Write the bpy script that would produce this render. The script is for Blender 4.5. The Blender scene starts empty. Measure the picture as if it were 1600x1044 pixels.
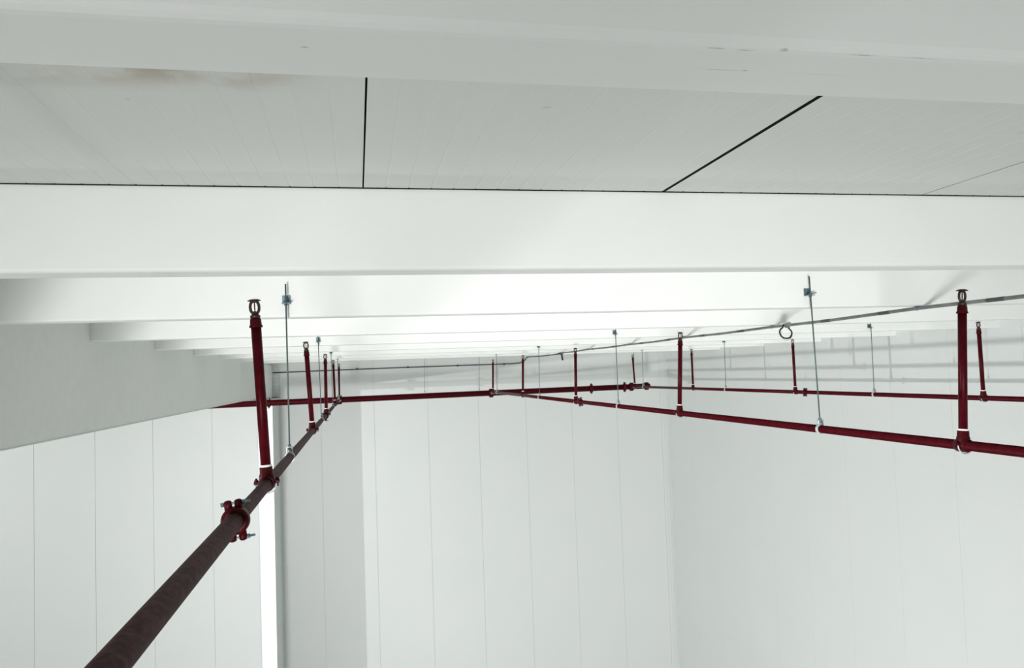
import bpy, bmesh, math, random
from mathutils import Vector, Matrix
random.seed(4)
C = bpy.context.scene.collection
ZC = 9.0                     # camera height above the floor; all z below are given relative to the camera

# ------------------------------------------------------------------ camera
F_PX, YAW, PITCH, ROLL = 1212.2, 0.19845, 0.04964, -0.03453
cam = bpy.data.cameras.new('camera'); camo = bpy.data.objects.new('camera', cam); C.objects.link(camo)
cam.sensor_width = 36.0; cam.lens = 36.0 * F_PX / 1600.0; cam.clip_start = 0.02; cam.clip_end = 200
fw = Vector((math.sin(YAW)*math.cos(PITCH), math.cos(YAW)*math.cos(PITCH), math.sin(PITCH)))
r0 = Vector((math.cos(YAW), -math.sin(YAW), 0)); u0 = r0.cross(fw)
rt = math.cos(ROLL)*r0 + math.sin(ROLL)*u0; up = -math.sin(ROLL)*r0 + math.cos(ROLL)*u0
M = Matrix((rt, up, -fw)).transposed().to_4x4(); M.translation = Vector((0, 0, ZC))
camo.matrix_world = M
bpy.context.scene.camera = camo

# ------------------------------------------------------------------ world, lights, exposure
w = bpy.data.worlds.new('world'); bpy.context.scene.world = w; w.use_nodes = True
w.node_tree.nodes['Background'].inputs[0].default_value = (0.8, 0.85, 0.85, 1)
w.node_tree.nodes['Background'].inputs[1].default_value = 0.05
def lamp(name, loc, watts, radius, col=(1, 1, 1), aim=None, cone=70):
    l = bpy.data.lights.new(name, 'SPOT' if aim else 'POINT'); l.energy = watts; l.shadow_soft_size = radius; l.color = col
    o = bpy.data.objects.new(name, l); C.objects.link(o); o.location = (loc[0], loc[1], loc[2]+ZC)
    if aim:
        l.spot_size = math.radians(cone); l.spot_blend = 1.0
        o.rotation_euler = (Vector(aim)-Vector(loc)).to_track_quat('-Z', 'Y').to_euler()
lamp('bay_lamp', (-16.0, 4.8, -1.55), 7800, 0.07, (0.99, 1.0, 0.99), (7.4, 10.0, -0.2), 140)
lamp('work_lamp', (-2.9, -7.5, -4.6), 11300, 1.5, (1.0, 1.0, 0.99), (5.6, 18, -3.0), 57)
lamp('floor_flood', (2.0, 8.5, -8.6), 250, 0.25, (0.99, 1.0, 0.99))
vs = bpy.context.scene.view_settings
vs.view_transform = 'Standard'; vs.look = 'None'; vs.gamma = 1; vs.use_curve_mapping = False
vs.exposure = -0.02
bpy.context.scene.cycles.max_bounces = 12
bpy.context.scene.cycles.diffuse_bounces = 8

# ------------------------------------------------------------------ materials
def mat(name, col, rough=0.5, metal=0.0, noise=None, spec=0.5, bump=None, coat=0.0):
    m = bpy.data.materials.new(name); m.use_nodes = True
    nt = m.node_tree; b = nt.nodes['Principled BSDF']
    b.inputs['Base Color'].default_value = (*col, 1); b.inputs['Roughness'].default_value = rough
    b.inputs['Metallic'].default_value = metal; b.inputs['Specular IOR Level'].default_value = spec
    b.inputs['Coat Weight'].default_value = coat; b.inputs['Coat Roughness'].default_value = 0.2
    tc = nt.nodes.new('ShaderNodeTexCoord')
    if noise:
        sc, col2, lo, hi = noise
        n = nt.nodes.new('ShaderNodeTexNoise'); n.inputs['Scale'].default_value = sc; n.inputs['Detail'].default_value = 6
        r = nt.nodes.new('ShaderNodeMapRange'); r.inputs[1].default_value = lo; r.inputs[2].default_value = hi
        x = nt.nodes.new('ShaderNodeMix'); x.data_type = 'RGBA'
        x.inputs[6].default_value = (*col, 1); x.inputs[7].default_value = (*col2, 1)
        nt.links.new(tc.outputs['Object'], n.inputs['Vector']); nt.links.new(n.outputs[0], r.inputs[0])
        nt.links.new(r.outputs[0], x.inputs[0]); nt.links.new(x.outputs[2], b.inputs['Base Color'])
    if bump:
        sc, st = bump
        n = nt.nodes.new('ShaderNodeTexNoise'); n.inputs['Scale'].default_value = sc; n.inputs['Detail'].default_value = 4
        bp = nt.nodes.new('ShaderNodeBump'); bp.inputs['Strength'].default_value = st; bp.inputs['Distance'].default_value = 0.002
        nt.links.new(tc.outputs['Object'], n.inputs['Vector']); nt.links.new(n.outputs[0], bp.inputs['Height'])
        nt.links.new(bp.outputs[0], b.inputs['Normal'])
    return m
WHITE = (0.60, 0.622, 0.61)
M_wall = mat('panel_coating', WHITE, 0.42, noise=(0.9, (0.615, 0.63, 0.625), 0.35, 0.7), bump=(60, 0.05))
M_joint = mat('panel_joint', (0.50, 0.53, 0.52), 0.6)
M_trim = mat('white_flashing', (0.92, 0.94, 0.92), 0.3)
M_corner = mat('grey_corner_flashing', (0.56, 0.59, 0.58), 0.4)
M_bulk = mat('bulkhead_board', (0.72, 0.735, 0.72), 0.7, noise=(14, (0.75, 0.76, 0.75), 0.35, 0.7))
M_beam = mat('beam_paint', (0.88, 0.89, 0.875), 0.6, noise=(3.0, (0.86, 0.87, 0.855), 0.35, 0.7), bump=(40, 0.1))
M_black = mat('black_gap', (0.012, 0.013, 0.014), 0.9)
M_floor = mat('sealed_concrete', (0.50, 0.51, 0.50), 0.5, noise=(1.5, (0.46, 0.47, 0.46), 0.3, 0.7))
M_red = mat('red_pipe_paint', (0.045, 0.0014, 0.004), 0.38, noise=(30, (0.066, 0.0025, 0.0065), 0.4, 0.7), spec=0.07)
M_dusty = mat('dusty_red_pipe_paint', (0.026, 0.0035, 0.0045), 0.6, noise=(55, (0.058, 0.018, 0.018), 0.4, 0.65), bump=(200, 0.3), spec=0.05)
M_cast = mat('red_cast_iron', (0.040, 0.0022, 0.004), 0.42, noise=(60, (0.065, 0.004, 0.006), 0.4, 0.7), bump=(120, 0.4), spec=0.1)
M_zinc = mat('zinc', (0.24, 0.33, 0.37), 0.4, 0.6, noise=(80, (0.15, 0.21, 0.25), 0.4, 0.6))
M_zincb = mat('bright_zinc', (0.62, 0.66, 0.67), 0.4, 0.5, noise=(60, (0.45, 0.5, 0.52), 0.4, 0.6))
M_rod = mat('threaded_steel', (0.085, 0.125, 0.13), 0.5, 0.3)
M_tape = mat('white_thread_tape', (0.9, 0.9, 0.88), 0.7)
M_bronze = mat('dark_bronze', (0.045, 0.026, 0.018), 0.4, 0.4)
M_bulb = mat('red_glass_bulb', (0.09, 0.01, 0.01), 0.25)
M_conduit = mat('grey_conduit', (0.24, 0.255, 0.25), 0.55, noise=(9, (0.17, 0.18, 0.18), 0.4, 0.6))
M_cable = mat('black_cable', (0.018, 0.018, 0.02), 0.5)

# deck sheet: white coating with old brown water stains along one strip and a few scuffs
M_deck = mat('deck_sheet', (0.74, 0.755, 0.735), 0.55, bump=(90, 0.12))
nt = M_deck.node_tree; b = nt.nodes['Principled BSDF']
tc = nt.nodes.new('ShaderNodeTexCoord'); sep = nt.nodes.new('ShaderNodeSeparateXYZ'); nt.links.new(tc.outputs['Object'], sep.inputs[0])
def mr(src, a, b_, c, d_):
    n = nt.nodes.new('ShaderNodeMapRange'); n.interpolation_type = 'SMOOTHSTEP'
    for i, v in zip((1, 2, 3, 4), (a, b_, c, d_)): n.inputs[i].default_value = v
    nt.links.new(src, n.inputs[0]); return n.outputs[0]
def mul(a, c):
    n = nt.nodes.new('ShaderNodeMath'); n.operation = 'MULTIPLY'; nt.links.new(a, n.inputs[0])
    if isinstance(c, float): n.inputs[1].default_value = c
    else: nt.links.new(c, n.inputs[1])
    return n.outputs[0]
ns = nt.nodes.new('ShaderNodeTexNoise'); ns.inputs['Scale'].default_value = 9; ns.inputs['Detail'].default_value = 5
nt.links.new(tc.outputs['Object'], ns.inputs['Vector'])
mx = mul(mr(sep.outputs[0], -1.0, -0.75, 0, 1), mr(sep.outputs[0], -0.25, -0.02, 1, 0))
my = mul(mr(sep.outputs[1], 1.3, 1.42, 0, 1), mr(sep.outputs[1], 1.5, 1.66, 1, 0))
fac = mul(mul(mul(mx, my), mr(ns.outputs[0], 0.35, 0.65, 0.15, 1.0)), 0.8)
mixn = nt.nodes.new('ShaderNodeMix'); mixn.data_type = 'RGBA'
mixn.inputs[6].default_value = (0.74, 0.755, 0.735, 1); mixn.inputs[7].default_value = (0.40, 0.32, 0.22, 1)
nt.links.new(fac, mixn.inputs[0]); nt.links.new(mixn.outputs[2], b.inputs['Base Color'])

def add_marks(m, marks, col):
    """small scuffs (x, y, half length x, half length y, strength) worn into the coating, in object coordinates"""
    nt = m.node_tree; bs = nt.nodes['Principled BSDF']; src = bs.inputs['Base Color']
    tc = nt.nodes.new('ShaderNodeTexCoord'); nz = nt.nodes.new('ShaderNodeTexNoise'); nz.inputs['Scale'].default_value = 160
    nt.links.new(tc.outputs['Object'], nz.inputs['Vector']); tot = None
    for x, y, a, b_, st in marks:
        mp = nt.nodes.new('ShaderNodeMapping'); mp.vector_type = 'TEXTURE'
        mp.inputs['Location'].default_value = (x, y, 0); mp.inputs['Scale'].default_value = (a, b_, 1000)
        nt.links.new(tc.outputs['Object'], mp.inputs[0])
        ln = nt.nodes.new('ShaderNodeVectorMath'); ln.operation = 'LENGTH'; nt.links.new(mp.outputs[0], ln.inputs[0])
        r = nt.nodes.new('ShaderNodeMapRange')
        for i, v in zip((1, 2, 3, 4), (0.3, 1.0, st, 0.0)): r.inputs[i].default_value = v
        nt.links.new(ln.outputs['Value'], r.inputs[0])
        if tot is None: tot = r.outputs[0]
        else:
            ad = nt.nodes.new('ShaderNodeMath'); ad.operation = 'MAXIMUM'; nt.links.new(tot, ad.inputs[0]); nt.links.new(r.outputs[0], ad.inputs[1]); tot = ad.outputs[0]
    n2 = nt.nodes.new('ShaderNodeMapRange')
    for i, v in zip((1, 2, 3, 4), (0.35, 0.6, 0.35, 1.0)): n2.inputs[i].default_value = v
    nt.links.new(nz.outputs[0], n2.inputs[0])
    mu = nt.nodes.new('ShaderNodeMath'); mu.operation = 'MULTIPLY'; nt.links.new(tot, mu.inputs[0]); nt.links.new(n2.outputs[0], mu.inputs[1])
    mx = nt.nodes.new('ShaderNodeMix'); mx.data_type = 'RGBA'; mx.inputs[7].default_value = (*col, 1)
    old = src.links[0].from_socket; nt.links.new(old, mx.inputs[6]); nt.links.new(mu.outputs[0], mx.inputs[0]); nt.links.new(mx.outputs[2], src)
add_marks(M_deck, [(0.431, 1.655, .016, .008, .6), (-0.449, 1.691, .007, .012, .5), (1.75, 1.72, .03, .02, .25)], (0.42, 0.42, 0.40))
M_beam0 = mat('scuffed_beam_paint', (0.88, 0.89, 0.875), 0.6, noise=(3.0, (0.86, 0.87, 0.855), 0.35, 0.7), bump=(40, 0.1))
add_marks(M_beam0, [(0.41, .062, .034, .0012, .7), (0.437, .061, .005, .0022, .9), (0.377, .009, .012, .0018, .8), (0.41, .010, .014, .0014, .7),
                    (0.453, .0065, .006, .003, .9), (0.549, .008, .022, .0014, .7), (0.62, .008, .03, .0012, .5), (0.53, .062, .05, .0009, .4), (-0.044, .054, .006, .003, .6)], (0.36, 0.36, 0.35))

# ------------------------------------------------------------------ helpers
def V(p): return Vector(p)
def box(bm, x0, x1, y0, y1, z0, z1, mi=0):
    vs_ = [bm.verts.new((x, y, z)) for x in (x0, x1) for y in (y0, y1) for z in (z0, z1)]
    for f in ((0, 1, 3, 2), (4, 6, 7, 5), (0, 4, 5, 1), (2, 3, 7, 6), (0, 2, 6, 4), (1, 5, 7, 3)):
        fc = bm.faces.new([vs_[i] for i in f]); fc.material_index = mi
def basis(d):
    d = V(d).normalized(); a = Vector((0, 0, 1)) if abs(d.z) < 0.9 else Vector((1, 0, 0))
    x = d.cross(a).normalized(); return x, d.cross(x).normalized()
def rings(bm, pts_r, n=20, cap=True, smooth=True):
    """surface through (point, radius) rings, directions from neighbours"""
    pts = [V(p) for p, r in pts_r]; rs = [r for p, r in pts_r]; prev = None; bx = None
    for i, p in enumerate(pts):
        d = (pts[min(i+1, len(pts)-1)] - pts[max(i-1, 0)])
        if d.length < 1e-9: d = Vector((0, 0, 1))
        d.normalize()
        if bx is None: bx, by = basis(d)
        else:
            bx = (bx - d*bx.dot(d)).normalized()
            by = d.cross(bx)
        ring = [bm.verts.new(p + rs[i]*(math.cos(2*math.pi*k/n)*bx + math.sin(2*math.pi*k/n)*by)) for k in range(n)]
        if prev:
            for k in range(n):
                f = bm.faces.new((prev[k], prev[(k+1) % n], ring[(k+1) % n], ring[k])); f.smooth = smooth
        elif cap: bm.faces.new(ring[::-1])
        prev = ring
    if cap: bm.faces.new(prev)
def cyl(bm, a, b_, r, n=20, smooth=True): rings(bm, [(a, r), (b_, r)], n, True, smooth)
def lathe(bm, o, axis, prof, n=24, smooth=True):
    """prof: (distance along axis, radius) — flat steps stay sharp because rings repeat"""
    o = V(o); ax = V(axis).normalized(); bx, by = basis(ax); prev = None
    for t, r in prof:
        ring = [bm.verts.new(o + ax*t + r*(math.cos(2*math.pi*k/n)*bx + math.sin(2*math.pi*k/n)*by)) for k in range(n)]
        if prev:
            for k in range(n):
                f = bm.faces.new((prev[k], prev[(k+1) % n], ring[(k+1) % n], ring[k])); f.smooth = smooth
        else: bm.faces.new(ring[::-1])
        prev = ring
    bm.faces.new(prev)
def tube(bm, pts, r, n=12): rings(bm, [(p, r) for p in pts], n)
def closed_tube(bm, pts, r, n=8):
    m = len(pts); pts = [V(p) for p in pts]; c = sum(pts, Vector())/m
    nrm = (pts[0]-c).cross(pts[m//4]-c).normalized(); R = []
    for i, p in enumerate(pts):
        d = (pts[(i+1) % m]-pts[i-1]).normalized(); bx = nrm; by = d.cross(nrm).normalized()
        R.append([bm.verts.new(p + r*(math.cos(2*math.pi*k/n)*bx + math.sin(2*math.pi*k/n)*by)) for k in range(n)])
    for i in range(m):
        a, b2 = R[i], R[(i+1) % m]
        for k in range(n):
            f = bm.faces.new((a[k], a[(k+1) % n], b2[(k+1) % n], b2[k])); f.smooth = True
def obj(name, bm, m, parent=None, bevel=0):
    bmesh.ops.recalc_face_normals(bm, faces=bm.faces)
    me = bpy.data.meshes.new(name); bm.to_mesh(me); bm.free()
    for x in (m if isinstance(m, (list, tuple)) else [m]): me.materials.append(x)
    o = bpy.data.objects.new(name, me); C.objects.link(o)
    if parent: o.parent = parent
    if bevel:
        md = o.modifiers.new('bevel', 'BEVEL'); md.width = bevel; md.segments = 2; md.limit_method = 'ANGLE'
    return o
def thing(name, label, cat, loc, group=None):
    o = bpy.data.objects.new(name, None); C.objects.link(o); o.empty_display_size = 0.05
    o.location = (loc[0], loc[1], loc[2]+ZC); o['label'] = label; o['category'] = cat
    if group: o['group'] = group
    return o
def tag(o, label, cat, group=None):
    o['label'] = label; o['category'] = cat
    if group: o['group'] = group
    return o
def struct(name, bm, m, bevel=0):
    o = obj(name, bm, m, None, bevel); o.location.z = ZC; o['kind'] = 'structure'; return o

# ------------------------------------------------------------------ room shell (z relative to camera height)
XR, YF, XB, ZB = 7.467, 18.0, -1.876, -0.319        # right wall, far wall, bulkhead face and its lower edge
HB, HC, BW = 0.331, 0.589, 0.135                    # beam underside, deck underside, beam width
YL, XL = 16.55, -1.71                                # lower left wall face and its corner
FL, YK, XW = -9.0, -12.0, -18.5                     # floor, back wall, far side of the left bay

bm = bmesh.new(); box(bm, XW-.2, XR+.2, YK-.2, YF+.2, FL-.2, FL); struct('floor', bm, M_floor)
# panelled walls: sheets with a narrow recessed joint between them
def panel_wall(name, axis, pos, back, edges, z0, z1, gap=0.008, depth=0.006):
    bm = bmesh.new()
    s = 1 if back > pos else -1
    a0, a1 = edges[0], edges[-1]
    def bx(u0_, u1_, p0, p1, mi):
        if axis == 'y': box(bm, u0_, u1_, min(p0, p1), max(p0, p1), z0, z1, mi)
        else: box(bm, min(p0, p1), max(p0, p1), u0_, u1_, z0, z1, mi)
    bx(a0, a1, pos+s*depth, back, 1)
    for i in range(len(edges)-1):
        bx(edges[i]+(gap/2 if i else 0), edges[i+1]-(gap/2 if i < len(edges)-2 else 0), pos, pos+s*depth, 0)
    return struct(name, bm, [M_wall, M_joint])
panel_wall('wall_far', 'y', YF, YF+.15, [XL-.02, -0.82, 0.36, 1.58, 2.76, 3.89, 5.01, 6.14, 7.27, XR], FL, 0.75)
panel_wall('wall_right', 'x', XR, XR+.15, [YK + 1.15*i for i in range(26)]+[YF], FL, 0.75, 0.003, 0.003)
bm = bmesh.new()       # lower left wall: panelled face plus the short return to the far wall
box(bm, XW, XL, YL+.006, YF+.15, FL, -0.385, 0)
ed = [-6.138, -5.054, -3.997, -2.886, -2.01, XL]; ed = [ed[0]-1.08*k for k in range(7, 0, -1)] + ed
for i in range(len(ed)-1):
    box(bm, ed[i]+(.0035 if i else 0), ed[i+1]-(.0035 if i < len(ed)-2 else 0), YL, YL+.006, FL, -0.385, 0)
struct('wall_left_lower', bm, [M_wall, M_joint])
bm = bmesh.new(); box(bm, XW, XL-.021, YF, YF+.15, -0.384, 0.75); struct('wall_far_left', bm, M_wall)
bm = bmesh.new(); box(bm, XW-.15, XW, YK, YF+.15, FL, 0.75); struct('wall_left', bm, M_wall)
bm = bmesh.new(); box(bm, XW-.15, XR+.15, YK-.15, YK, FL, 0.75); struct('wall_back', bm, M_wall)
bm = bmesh.new(); box(bm, XB-.22, XB, YK, YF, ZB, 0.62)
box(bm, XB-.23, XB+.004, YK, YF, ZB-.006, ZB+.004, 1)
struct('wall_left_upper', bm, [M_bulk, M_corner], 0.002)
# corner flashings
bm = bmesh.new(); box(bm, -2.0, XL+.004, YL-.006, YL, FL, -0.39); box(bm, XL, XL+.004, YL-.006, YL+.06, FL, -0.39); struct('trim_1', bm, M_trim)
bm = bmesh.new(); box(bm, XL, XL+.05, YF-.006, YF, FL, -0.38); box(bm, XL, XL+.004, YF-.3, YF, FL, -0.39); struct('trim_2', bm, M_corner)
bm = bmesh.new(); box(bm, XR-.075, XR, YF-.006, YF, FL, 0.45); box(bm, XR-.13, XR-.115, YF-.004, YF, FL, 0.45); struct('trim_3', bm, M_corner)
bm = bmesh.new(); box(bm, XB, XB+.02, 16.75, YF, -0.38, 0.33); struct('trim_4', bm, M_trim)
bm = bmesh.new()
for k in range(8): box(bm, XB+.02, XB+.17, YF-.03, YF, -0.36+.085*k, -0.30+.085*k)
box(bm, XB+.02, XB+.17, YF-.020, YF, -0.36, 0.33)
struct('trim_5', bm, M_corner, 0.004)

# ceiling deck: one metre sheets with fine ribs, open black seams between them
bm = bmesh.new()
seams = [(0.032 + 0.99*k if k > -1 else -1.06 + 0.99*(k+1)) for k in range(-19, 9)]
gaps = {0.032: 0.0045, 1.022: 0.0135, 2.012: 0.004}
def gp(x):
    for k, v in gaps.items():
        if abs(k-x) < 0.01: return v
    return 0.005
xs = [XW] + [s for s in seams if XW+.2 < s < XR] + [XR]
for a, c in zip(xs[:-1], xs[1:]):
    a2, c2 = a+gp(a)/2, c-gp(c)/2; n = max(1, round((c-a)/0.0707)); prof = [(a2, HC)]
    for k in range(1, n):
        x = a + (c-a)*k/n
        prof += [(x-.004, HC), (x-.0012, HC+.0010), (x+.0012, HC+.0010), (x+.004, HC)]
    prof.append((c2, HC))
    lo = [bm.verts.new((x, YK, z)) for x, z in prof]; hi = [bm.verts.new((x, YF, z)) for x, z in prof]
    for k in range(len(prof)-1): bm.faces.new((lo[k], lo[k+1], hi[k+1], hi[k]))
    for row in ((prof[0][0],), (prof[-1][0],)):
        x = row[0]
        f = bm.faces.new([bm.verts.new(p) for p in ((x, YK, HC), (x, YF, HC), (x, YF, HC+.03), (x, YK, HC+.03))]); f.material_index = 1
box(bm, XW, XR, YK, YF, HC+.03, HC+.15, 1)
ybeams = [0.728, 2.426, 4.226, 6.066, 7.863, 9.665, 11.47, 13.28, 15.09]
for yb in ybeams[1:]:                                   # black sealing gap where deck meets beam
    box(bm, XB, XR, yb-.0045, yb-.0005, HC-.003, HC+.01, 1)
struct('ceiling', bm, [M_deck, M_black])

# ------------------------------------------------------------------ ceiling beams
ordn = ['nearest white ceiling beam, cut off by the top of the view',
        'second white ceiling beam, the broad pale band with a ledge below the black panel seams',
        'third white ceiling beam, carrying the two nearest zinc rod brackets',
        'fourth white ceiling beam, just behind the one with the nearest rod brackets',
        'fifth white ceiling beam, with the second rod from the camera on the left pipe',
        'sixth white ceiling beam, fourth counted from the far wall',
        'seventh white ceiling beam, third counted from the far wall',
        'eighth white ceiling beam, where the grey conduit ends',
        'last white ceiling beam, right in front of the far wall']
for yb, lb in zip(ybeams, ordn):
    bm = bmesh.new()
    pr = [(0, HC+.01), (0, HB+.012), (.0015, HB+.005), (.006, HB+.0012), (.013, HB), (.120, HB), (.124, HB+.002), (BW-.003, HB+.002), (BW, HB+.006), (BW, HC+.01)]
    a = [bm.verts.new((XB, y, z)) for y, z in pr]; c = [bm.verts.new((XR, y, z)) for y, z in pr]
    for k in range(len(pr)): bm.faces.new((a[k], a[(k+1) % len(pr)], c[(k+1) % len(pr)], c[k]))
    bm.faces.new(a); bm.faces.new(c[::-1])
    o = obj('ceiling_beam', bm, M_beam0 if yb < 1 else M_beam); o.location = (0, yb, ZC)
    tag(o, lb, 'beam', 'white beams across the ceiling')

# ------------------------------------------------------------------ pipes
def coupling(parent, at, axis, R, name='coupling', spin=0.0, bolts=True):
    """grooved coupling: two housing halves bolted through ears at top and bottom"""
    at = V(at); ax = V(axis).normalized(); upv = Matrix.Rotation(spin, 3, ax) @ Vector((0, 0, 1)); side = ax.cross(upv).normalized()
    bm = bmesh.new(); wd = R*0.55
    lathe(bm, at-ax*wd, ax, [(0, R*.68), (0, R*.86), (wd*.25, R*.97), (wd*.6, R), (wd*1.4, R), (wd*1.75, R*.97), (wd*2, R*.86), (wd*2, R*.68)], 32)
    for s in (1, -1):
        for q in (1, -1):
            c = at + upv*s*R*1.22 + side*q*R*.36
            rings(bm, [(c-upv*s*R*.45, R*.28), (c, R*.29), (c+upv*s*R*.2, R*.26), (c+upv*s*R*.27, R*.13)], 12)
    h = obj(name, bm, M_cast, parent)
    if bolts:
        for s in (1, -1):
            bm = bmesh.new(); c = at + upv*s*R*1.25
            cyl(bm, c-side*R*.8, c+side*R*1.2, R*.085, 10)
            cyl(bm, c-side*R*.84, c-side*R*.66, R*.17, 6, False); cyl(bm, c+side*R*.66, c+side*R*.84, R*.17, 6, False)
            bo = obj('bolt', bm, M_zinc, h)
    return h
def branch(label, a, b_, r, m, coups, segs=None):
    """a, b_: ends relative to camera; empty sits at a"""
    t = thing('branch_pipe', label, 'pipe', a, 'red branch pipes running towards the far wall')
    a, b_ = V(a), V(b_); d = b_-a
    def P(y): return d*((y-a.y)/d.y)
    bm = bmesh.new()
    if segs:
        y0 = a.y; prof = []
        for y, rr in segs: prof += [(P(y0), rr), (P(y), rr)]; y0 = y
        rings(bm, prof, 32)
    else: cyl(bm, P(a.y), P(b_.y), r, 32)
    obj('pipe', bm, m, t)
    for y, R, sp in coups: coupling(t, P(y), d, R, spin=sp)
    return t, (lambda y: a + P(y))
b1, P1 = branch('dusty dark red branch pipe crossing the lower left corner of view', (-0.352, -1.6, -0.392), (-0.352, 15.74, -0.411), .024, M_dusty,
                [(2.364, .040, -0.12), (8.75, .037, 0.2)], [(2.36, .0255), (15.74, .022)])
b2, P2 = branch('middle dark red branch pipe, leaving the view low on the right edge', (2.692, -1.6, -0.408), (2.692, 15.72, -0.380), .0235, M_red,
                [(9.255, .037, -0.15)], [(9.25, .023), (15.72, .0255)])
b3, P3 = branch('rightmost dark red branch pipe, nearly level in front of the right wall', (5.729, 1.0, -0.392), (5.729, 15.72, -0.385), .022, M_red,
                [(9.216, .037, 0.1)], [(9.2, .024), (15.72, .0245)])

# header pipe along the far wall
hl, hr = V((-9.0, 15.77, -0.466)), V((6.10, 15.77, -0.388))
t = thing('header_pipe', 'thick dark red header pipe running level along the far wall', 'pipe', hl)
def PH(x): return (hr-hl)*((x-hl.x)/(hr.x-hl.x))
bm = bmesh.new(); cyl(bm, V((0, 0, 0)), hr-hl, .058, 32); obj('pipe', bm, M_red, t)
for x in (-1.697, 4.839, 5.577): coupling(t, PH(x), hr-hl, .070, spin=0.1)
bm = bmesh.new(); dd = (hr-hl).normalized()
lathe(bm, PH(6.03), dd, [(0, .058), (0, .078), (.02, .083), (.07, .083), (.075, .06), (.11, .052), (.12, .02)], 28); obj('end_cap', bm, M_cast, t)
for x, yy in ((-0.352, 0), (2.692, 0), (5.729, 0)):      # saddle outlets where the branches join
    bm = bmesh.new(); c = PH(x)
    lathe(bm, c-dd*.05, dd, [(0, .058), (0, .066), (.015, .070), (.085, .070), (.1, .066), (.1, .058)], 28)
    lathe(bm, c, (0, -1, 0), [(.05, .042), (.085, .038), (.10, .034), (.10, .025)], 20)
    for s in (1, -1): cyl(bm, c+V((-.04, 0, s*.078)), c+V((.04, 0, s*.078)), .011, 8)
    obj('outlet_saddle', bm, M_cast, t)

# ------------------------------------------------------------------ upright sprinkler risers
def riser(label, P, y, top, r=.018, group=None, hr_=None):
    base = P(y) if callable(P) else V(P); top = V(top)
    t = thing('sprinkler_riser', label, 'sprinkler', base, group)
    d = top-base; h = d.length
    t.rotation_euler = Vector((0, 0, 1)).rotation_difference(d).to_euler()
    pr = hr_ or .0235
    bm = bmesh.new()                                     # mechanical tee: saddle on the pipe with a threaded outlet
    lathe(bm, (0, -.034, 0), (0, 1, 0), [(0, pr), (0, pr+.004), (.008, pr+.008), (.060, pr+.008), (.068, pr+.004), (.068, pr)], 28)
    lathe(bm, (0, 0, 0), (0, 0, 1), [(.010, .029), (pr+.012, .028), (pr+.018, .0255), (.066, .0245), (.066, .018)], 24)
    for s in (1, -1):
        box(bm, min(s*(pr+.002), s*(pr+.026)), max(s*(pr+.002), s*(pr+.026)), -.014, .014, .001, .012)
    te = obj('tee', bm, M_cast, t, 0.0015)
    for s in (1, -1):
        bm = bmesh.new(); x = s*(pr+.017)
        cyl(bm, (x, 0, -.012), (x, 0, .024), .0042, 8); cyl(bm, (x, 0, .010), (x, 0, .018), .0085, 6, False)
        obj('bolt', bm, M_cast, te)
    bm = bmesh.new(); R = pr+.014                          # strap under the pipe
    tube(bm, [(R*math.cos(a), -.012, R*math.sin(a)) for a in [math.pi+math.pi*k/16 for k in range(17)]], .0032, 8)
    obj('strap', bm, M_zincb, te)
    bm = bmesh.new(); lathe(bm, (0, 0, 0), (0, 0, 1), [(.066, .0175), (.066, r+.0035), (.074, r+.003), (.074, r-.002)], 24)
    obj('thread_tape', bm, M_tape, t)
    bm = bmesh.new(); cyl(bm, (0, 0, .05), (0, 0, h-.098), r, 24); obj('riser_pipe', bm, M_red, t)
    bm = bmesh.new(); o = h-.112
    lathe(bm, (0, 0, o), (0, 0, 1), [(0, r), (0, r+.006), (.006, r+.006), (.009, r+.003), (.030, r+.0015), (.036, r-.001), (.038, .013)], 24)
    obj('reducing_socket', bm, M_cast, t)
    hd = bmesh.new(); o = h-.076
    lathe(hd, (0, 0, o), (0, 0, 1), [(0, .0185), (.007, .0195), (.011, .0195), (.013, .014), (.018, .013)], 6 if False else 12)
    hd = obj('sprinkler_head', hd, M_bronze, t)
    bm = bmesh.new(); cz = h-.033; pts = []
    for k in range(28):
        a = 2*math.pi*k/28
        pts.append((.0165*math.copysign(abs(math.cos(a))**.8, math.cos(a)), 0, cz+.0245*math.copysign(abs(math.sin(a))**.9, math.sin(a))))
    closed_tube(bm, pts, .0056, 8)
    lathe(bm, (0, 0, h-.058), (0, 0, 1), [(0, .012), (.006, .009), (.010, .004)], 12)
    lathe(bm, (0, 0, h-.016), (0, 0, 1), [(0, .004), (.006, .008), (.012, .008)], 12)
    obj('frame', bm, M_bronze, hd)
    bm = bmesh.new(); lathe(bm, (0, 0, h-.048), (0, 0, 1), [(0, .0018), (.006, .0028), (.026, .0028), (.032, .0016)], 10); obj('bulb', bm, M_bulb, hd)
    bm = bmesh.new()                                     # deflector: shallow toothed dish turned down at the rim
    n = 24; rings_ = []
    for (rr, z) in ((.006, h-.001), (.017, h-.002), (.026, h-.0065)):
        rings_.append([(rr*(1 if (k % 2 or rr < .02) else .86), z, 2*math.pi*k/n) for k in range(n)])
    for off in (0, -.0016):
        vr = [[bm.verts.new((q*math.cos(a), q*math.sin(a), z+off)) for q, z, a in rg] for rg in rings_]
        bm.faces.new(vr[0] if off == 0 else vr[0][::-1])
        for i in range(2):
            for k in range(n): bm.faces.new((vr[i][k], vr[i+1][k], vr[i+1][(k+1) % n], vr[i][(k+1) % n]))
        if off == 0: top_r = vr[2]
        else:
            for k in range(n): bm.faces.new((top_r[k], vr[2][k], vr[2][(k+1) % n], top_r[(k+1) % n]))
    obj('deflector', bm, M_bronze, hd)
    return t
G1, G2, G3 = 'sprinkler risers on the left branch pipe', 'sprinkler risers on the middle branch pipe', 'sprinkler risers on the right branch pipe'
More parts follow.
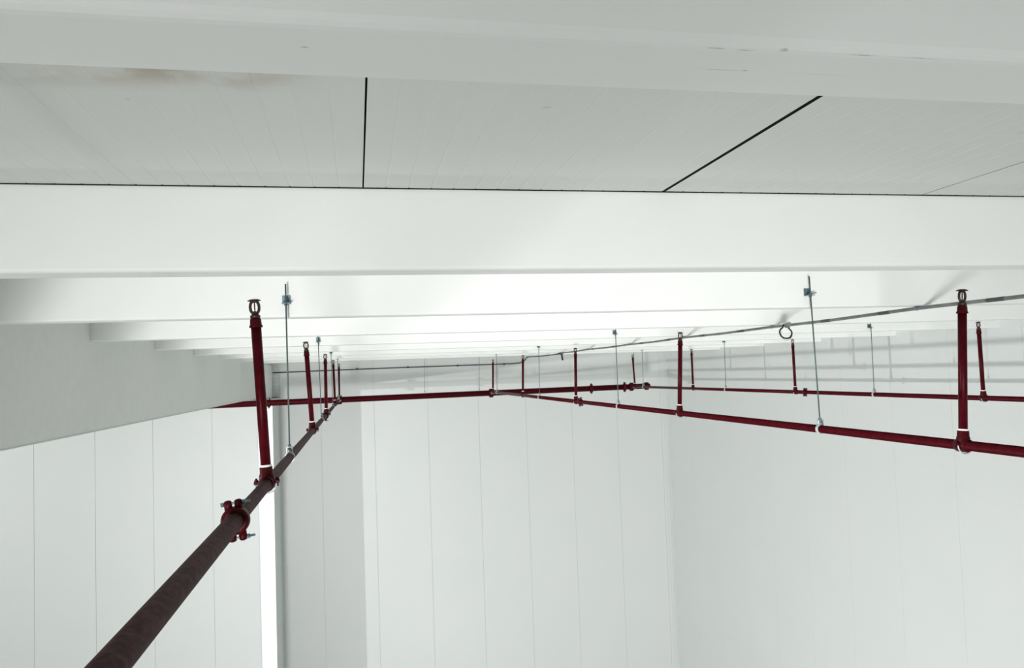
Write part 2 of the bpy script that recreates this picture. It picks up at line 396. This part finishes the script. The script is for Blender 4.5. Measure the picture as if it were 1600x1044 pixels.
riser('tallest looking red sprinkler riser, at left on the dusty pipe, against the bright wall edge', P1, 3.16, (-0.388, 3.16, .322), .0195, G1, .022)
riser('second red sprinkler riser from the camera on the dusty left pipe', P1, 6.30, (-0.391, 6.30, .300), .0185, G1, .022)
riser('third red sprinkler riser from the camera on the dusty left pipe', P1, 9.05, (-0.350, 9.05, .285), .018, G1, .022)
riser('fourth red sprinkler riser on the left pipe, last but one before the header', P1, 12.6, (-0.368, 12.6, .296), .018, G1, .022)
riser('farthest red sprinkler riser on the left pipe, right at the header', P1, 15.55, (-0.345, 15.55, .290), .018, G1, .022)
riser('large red sprinkler riser near the right edge of view, crossed by the grey conduit', P2, 3.08, (2.738, 3.08, .312), .019, G2, .023)
riser('second red sprinkler riser from the camera on the middle pipe, its head above the conduit', P2, 6.247, (2.732, 6.247, .298), .0185, G2, .023)
riser('third red sprinkler riser on the middle pipe, next to its coupling', P2, 9.452, (2.711, 9.452, .285), .018, G2, .0255)
riser('fourth red sprinkler riser on the middle pipe, in front of the header', P2, 12.647, (2.716, 12.647, .284), .018, G2, .0255)
riser('farthest red sprinkler riser on the middle pipe, at its junction with the header', P2, 15.55, (2.714, 15.55, .280), .018, G2, .0255)
riser('nearest red sprinkler riser on the right pipe, leaning beside the large one', P3, 6.266, (5.722, 6.266, .328), .0185, G3, .024)
riser('second red sprinkler riser on the right pipe, beside its coupling below the cable loop', P3, 9.443, (5.725, 9.443, .317), .018, G3, .024)
riser('third red sprinkler riser on the right pipe, just past the wall corner', P3, 12.666, (5.73, 12.666, .307), .018, G3, .0245)
riser('farthest red sprinkler riser on the right pipe, above the header end', P3, 15.55, (5.70, 15.55, .293), .018, G3, .0245)

# ------------------------------------------------------------------ threaded rod hangers
def hanger(label, foot, ybeam, top, r_pipe, group, pin=False, big=False, rod_r=.0042):
    foot = V(foot); top = V(top)
    t = thing('pipe_hanger', label, 'hanger', foot, group)
    d = top-foot
    bm = bmesh.new(); cyl(bm, V((0, 0, r_pipe+.012)), d, rod_r, 10); obj('rod', bm, M_rod, t)
    bm = bmesh.new(); R = r_pipe+.003
    lathe(bm, (0, -.011, 0), (0, 1, 0), [(0, R-.002), (0, R+.002), (.022, R+.002), (.022, R-.002)], 28)
    box(bm, -.016, .016, -.012, .012, R, R+.004); box(bm, -.016, -.012, -.012, .012, R-.004, R+.030); box(bm, .012, .016, -.012, .012, R-.004, R+.030)
    box(bm, -.016, .016, -.012, .012, R+.027, R+.031)
    c = obj('clamp_ring', bm, M_zincb, t, 0.001)
    bm = bmesh.new(); cyl(bm, (0, 0, R+.031), (0, 0, R+.041), .0095, 6, False); cyl(bm, (0, 0, R+.014), (0, 0, R+.024), .0095, 6, False); obj('nut', bm, M_rod, c)
    if ybeam is not None:
        bz = (0.425 if big else HB+.06) - foot.z; by = ybeam-foot.y
        bm = bmesh.new()
        s = .0215
        k = d*(bz/d.z)
        box(bm, k.x-s, k.x+s, by-.005, by, bz-s, bz+s)
        box(bm, k.x-s, k.x+s, k.y-.018, by, bz-s-.004, bz-s)
        br = obj('bracket', bm, M_zinc, t, 0.001)
        bm = bmesh.new(); cyl(bm, (k.x+.005, by-.016, bz), (k.x+.005, by-.005, bz), .010, 6, False)
        cyl(bm, (k.x+.005, by-.026, bz), (k.x+.005, by-.005, bz), .0045, 8)
        if pin: cyl(bm, (k.x, k.y, bz-s+.006), (k.x+.040, k.y, bz-s+.012), .003, 8)
        obj('anchor_bolt', bm, M_rod, br)
        bm = bmesh.new(); cyl(bm, k+V((0, 0, -s-.013)), k+V((0, 0, -s-.004)), .009, 6, False); cyl(bm, k+V((0, 0, -s)), k+V((0, 0, -s+.009)), .009, 6, False)
        obj('nut', bm, M_rod, br)
    return t
GH = ['threaded rod hangers of the left branch pipe', 'threaded rod hangers of the middle branch pipe', 'threaded rod hangers of the right branch pipe', 'threaded rod hangers of the header pipe']
hanger('nearest steel rod hanger with square zinc bracket, right of the tallest riser at left', P1(4.19), 4.226, (-0.356, 4.19, .503), .022, GH[0], big=True)
hanger('second steel rod hanger on the dusty left pipe, behind its second riser', P1(7.83), 7.863, (-.368, 7.83, .42), .022, GH[0])
hanger('third thin steel rod hanger on the left pipe, before its fourth riser', P1(11.44), 11.47, (-.363, 11.44, .42), .022, GH[0])
hanger('farthest steel rod hanger on the left pipe, close to the header', P1(15.06), 15.09, (-.356, 15.06, .41), .022, GH[0])
hanger('long steel rod hanger with dark bracket and side pin, crossing the grey conduit', P2(4.19), 4.226, (2.672, 4.19, .515), .023, GH[1], pin=True, big=True)
hanger('second steel rod hanger on the middle pipe, between its second and third risers', P2(7.83), 7.863, (2.692, 7.83, .42), .023, GH[1])
hanger('third steel rod hanger on the middle pipe, between its third and fourth risers', P2(11.44), 11.47, (2.708, 11.44, .42), .0255, GH[1])
hanger('farthest steel rod hanger on the middle pipe, just before the header', P2(15.06), 15.09, (2.70, 15.06, .41), .0255, GH[1])
hanger('nearest steel rod hanger on the right pipe, left of the large riser', P3(7.83), 7.863, (5.735, 7.83, .45), .024, GH[2])
hanger('second steel rod hanger on the right pipe, between its second and third risers', P3(11.44), 11.47, (5.743, 11.44, .42), .0245, GH[2])
hanger('farthest steel rod hanger on the right pipe, near the header end', P3(15.06), 15.09, (5.732, 15.06, .41), .0245, GH[2])
for x, lb in ((1.33, 'thin rod hanger on the header pipe between left and middle branch pipes'), (2.45, 'rod hanger with raised clamp on the header, just left of the middle branch junction'),
              (5.80, 'rod hanger with raised clamp on the header pipe near its capped right end')):
    c = V(hl)+PH(x); hanger(lb, c, None, (x+.02, 15.77, HC), .058, GH[3], rod_r=.0042 if x > 2 else .0032)

# ------------------------------------------------------------------ grey conduit under the beams
t = thing('conduit', 'grey conduit strapped under the ceiling beams, running from right edge to far wall', 'conduit', (3.49, 1.2, HB-.0145))
cp = [(3.49, 1.2), (3.49, 3.5), (3.47, 4.15), (3.53, 5.9), (3.50, 7.9), (3.53, 9.7), (3.50, 11.5), (3.56, 13.35)]
o0 = V((3.49, 1.2, 0))
def cpt(y):
    for (xa, ya), (xb, yb) in zip(cp[:-1], cp[1:]):
        if ya <= y <= yb: f = (y-ya)/(yb-ya); break
    near = min(abs(y-(b_+BW/2)) for b_ in ybeams)
    sag = -.006*min(1, near/.9)
    return V((xa+(xb-xa)*f, y, sag)) - o0
ys = [1.2+.15*k for k in range(81)]+[13.35]
bm = bmesh.new(); tube(bm, [cpt(y) for y in ys], .0112, 14); obj('tube', bm, M_conduit, t)
M_cond2 = mat('dark_conduit_sleeve', (0.085, 0.09, 0.09), 0.5)
for y in [2.1, 2.85, 3.62, 4.55, 5.25, 6.6, 7.4, 8.3, 9.2, 10.3, 11.2, 12.2]:
    bm = bmesh.new(); tube(bm, [cpt(y), cpt(y+.06), cpt(y+.12)], .0122, 14); s_ = obj('sleeve', bm, M_cond2, t); s_['label'] = 'dark sleeve'
for yb in ybeams[1:8]:
    y = yb+BW/2 if yb < 13 else 13.3
    c = cpt(min(y, 13.34)); bm = bmesh.new()
    rings(bm, [(c+V((0, -.009, 0)), .0135), (c+V((0, .009, 0)), .0135)], 14)
    box(bm, c.x-.006, c.x+.026, c.y-.009, c.y+.009, .010, .0135)
    cyl(bm, c+V((.018, 0, .004)), c+V((.018, 0, .012)), .005, 6, False)
    obj('saddle_clip', bm, M_zinc, t)
# hanging loop of spare cable taped to the conduit
lp = V((3.525, 5.85, HB-.014))
t = thing('cable_loop', 'small loop of spare black cable hanging from the grey conduit', 'cable', lp)
bm = bmesh.new(); pts = []
for k in range(33):
    a = math.radians(55 - 290*k/32)
    pts.append((-.036+.055*math.cos(a)*(1+.06*math.sin(3*a)), .006*math.sin(a*2), -.066+.046*math.sin(a)-.12*.046*math.cos(a)))
pts = [(.004, 0, .004)] + pts + [(-.05, 0, .004)]
tube(bm, pts, .0068, 8); obj('cable', bm, M_cable, t)
bm = bmesh.new(); tube(bm, [(-.022+.050*math.cos(math.radians(20-230*k/24)), .008, -.080+.050*math.sin(math.radians(40-260*k/24))) for k in range(25)], .0011, 6); obj('thin_wire', bm, M_cable, t)
bm = bmesh.new(); rings(bm, [(V((-.075, -.12, -.002)), .011), (V((-.062, -.10, -.003)), .019), (V((-.02, .0, -.005)), .023), (V((.03, .10, -.003)), .018), (V((.042, .13, -.001)), .011)], 12); obj('tape_wrap', bm, M_conduit, t)
# dangling cable tail where the conduit ends
bm = bmesh.new()
tube(bm, [(0, -.02, .008), (0, 0, .0), (.018, .0, -.035), (.022, 0, -.075), (.03, 0, -.125)], .017, 10)
rings(bm, [(V((-.05, 0, -.004)), .012), (V((-.03, 0, -.004)), .016), (V((.03, 0, -.002)), .016), (V((.05, 0, -.002)), .010)], 10)
o = obj('cable_tail', bm, M_cable); o.location = (3.57, 13.40, ZC+HB-.018); tag(o, 'short dark cable tail hanging at the far end of the grey conduit', 'cable')
# thin cable carried on along the far wall
bm = bmesh.new()
pw = [(3.57, 13.42, .308), (3.66, 14.4, .312), (3.72, 15.12, .316), (3.80, 15.9, .322), (3.95, 17.6, .35), (3.96, 17.97, .352), (3.93, 17.965, .31), (3.86, 17.965, .25), (3.80, 17.965, .224), (3.70, 17.965, .212), (3.58, 17.965, .208), (2.1, 17.965, .203), (0.60, 17.965, .198), (-.7, 17.965, .187), (XB+.04, 17.955, .176)]
tube(bm, pw, .011, 8)
for x in (3.4, 2.3, 1.15, 0.0, -1.1): box(bm, x-.02, x+.02, 17.955, 17.995, .185, .222)
o = obj('cable', bm, M_cable); o.location = (0, 0, ZC); tag(o, 'thin dark cable clipped level along the top of the far wall', 'cable')
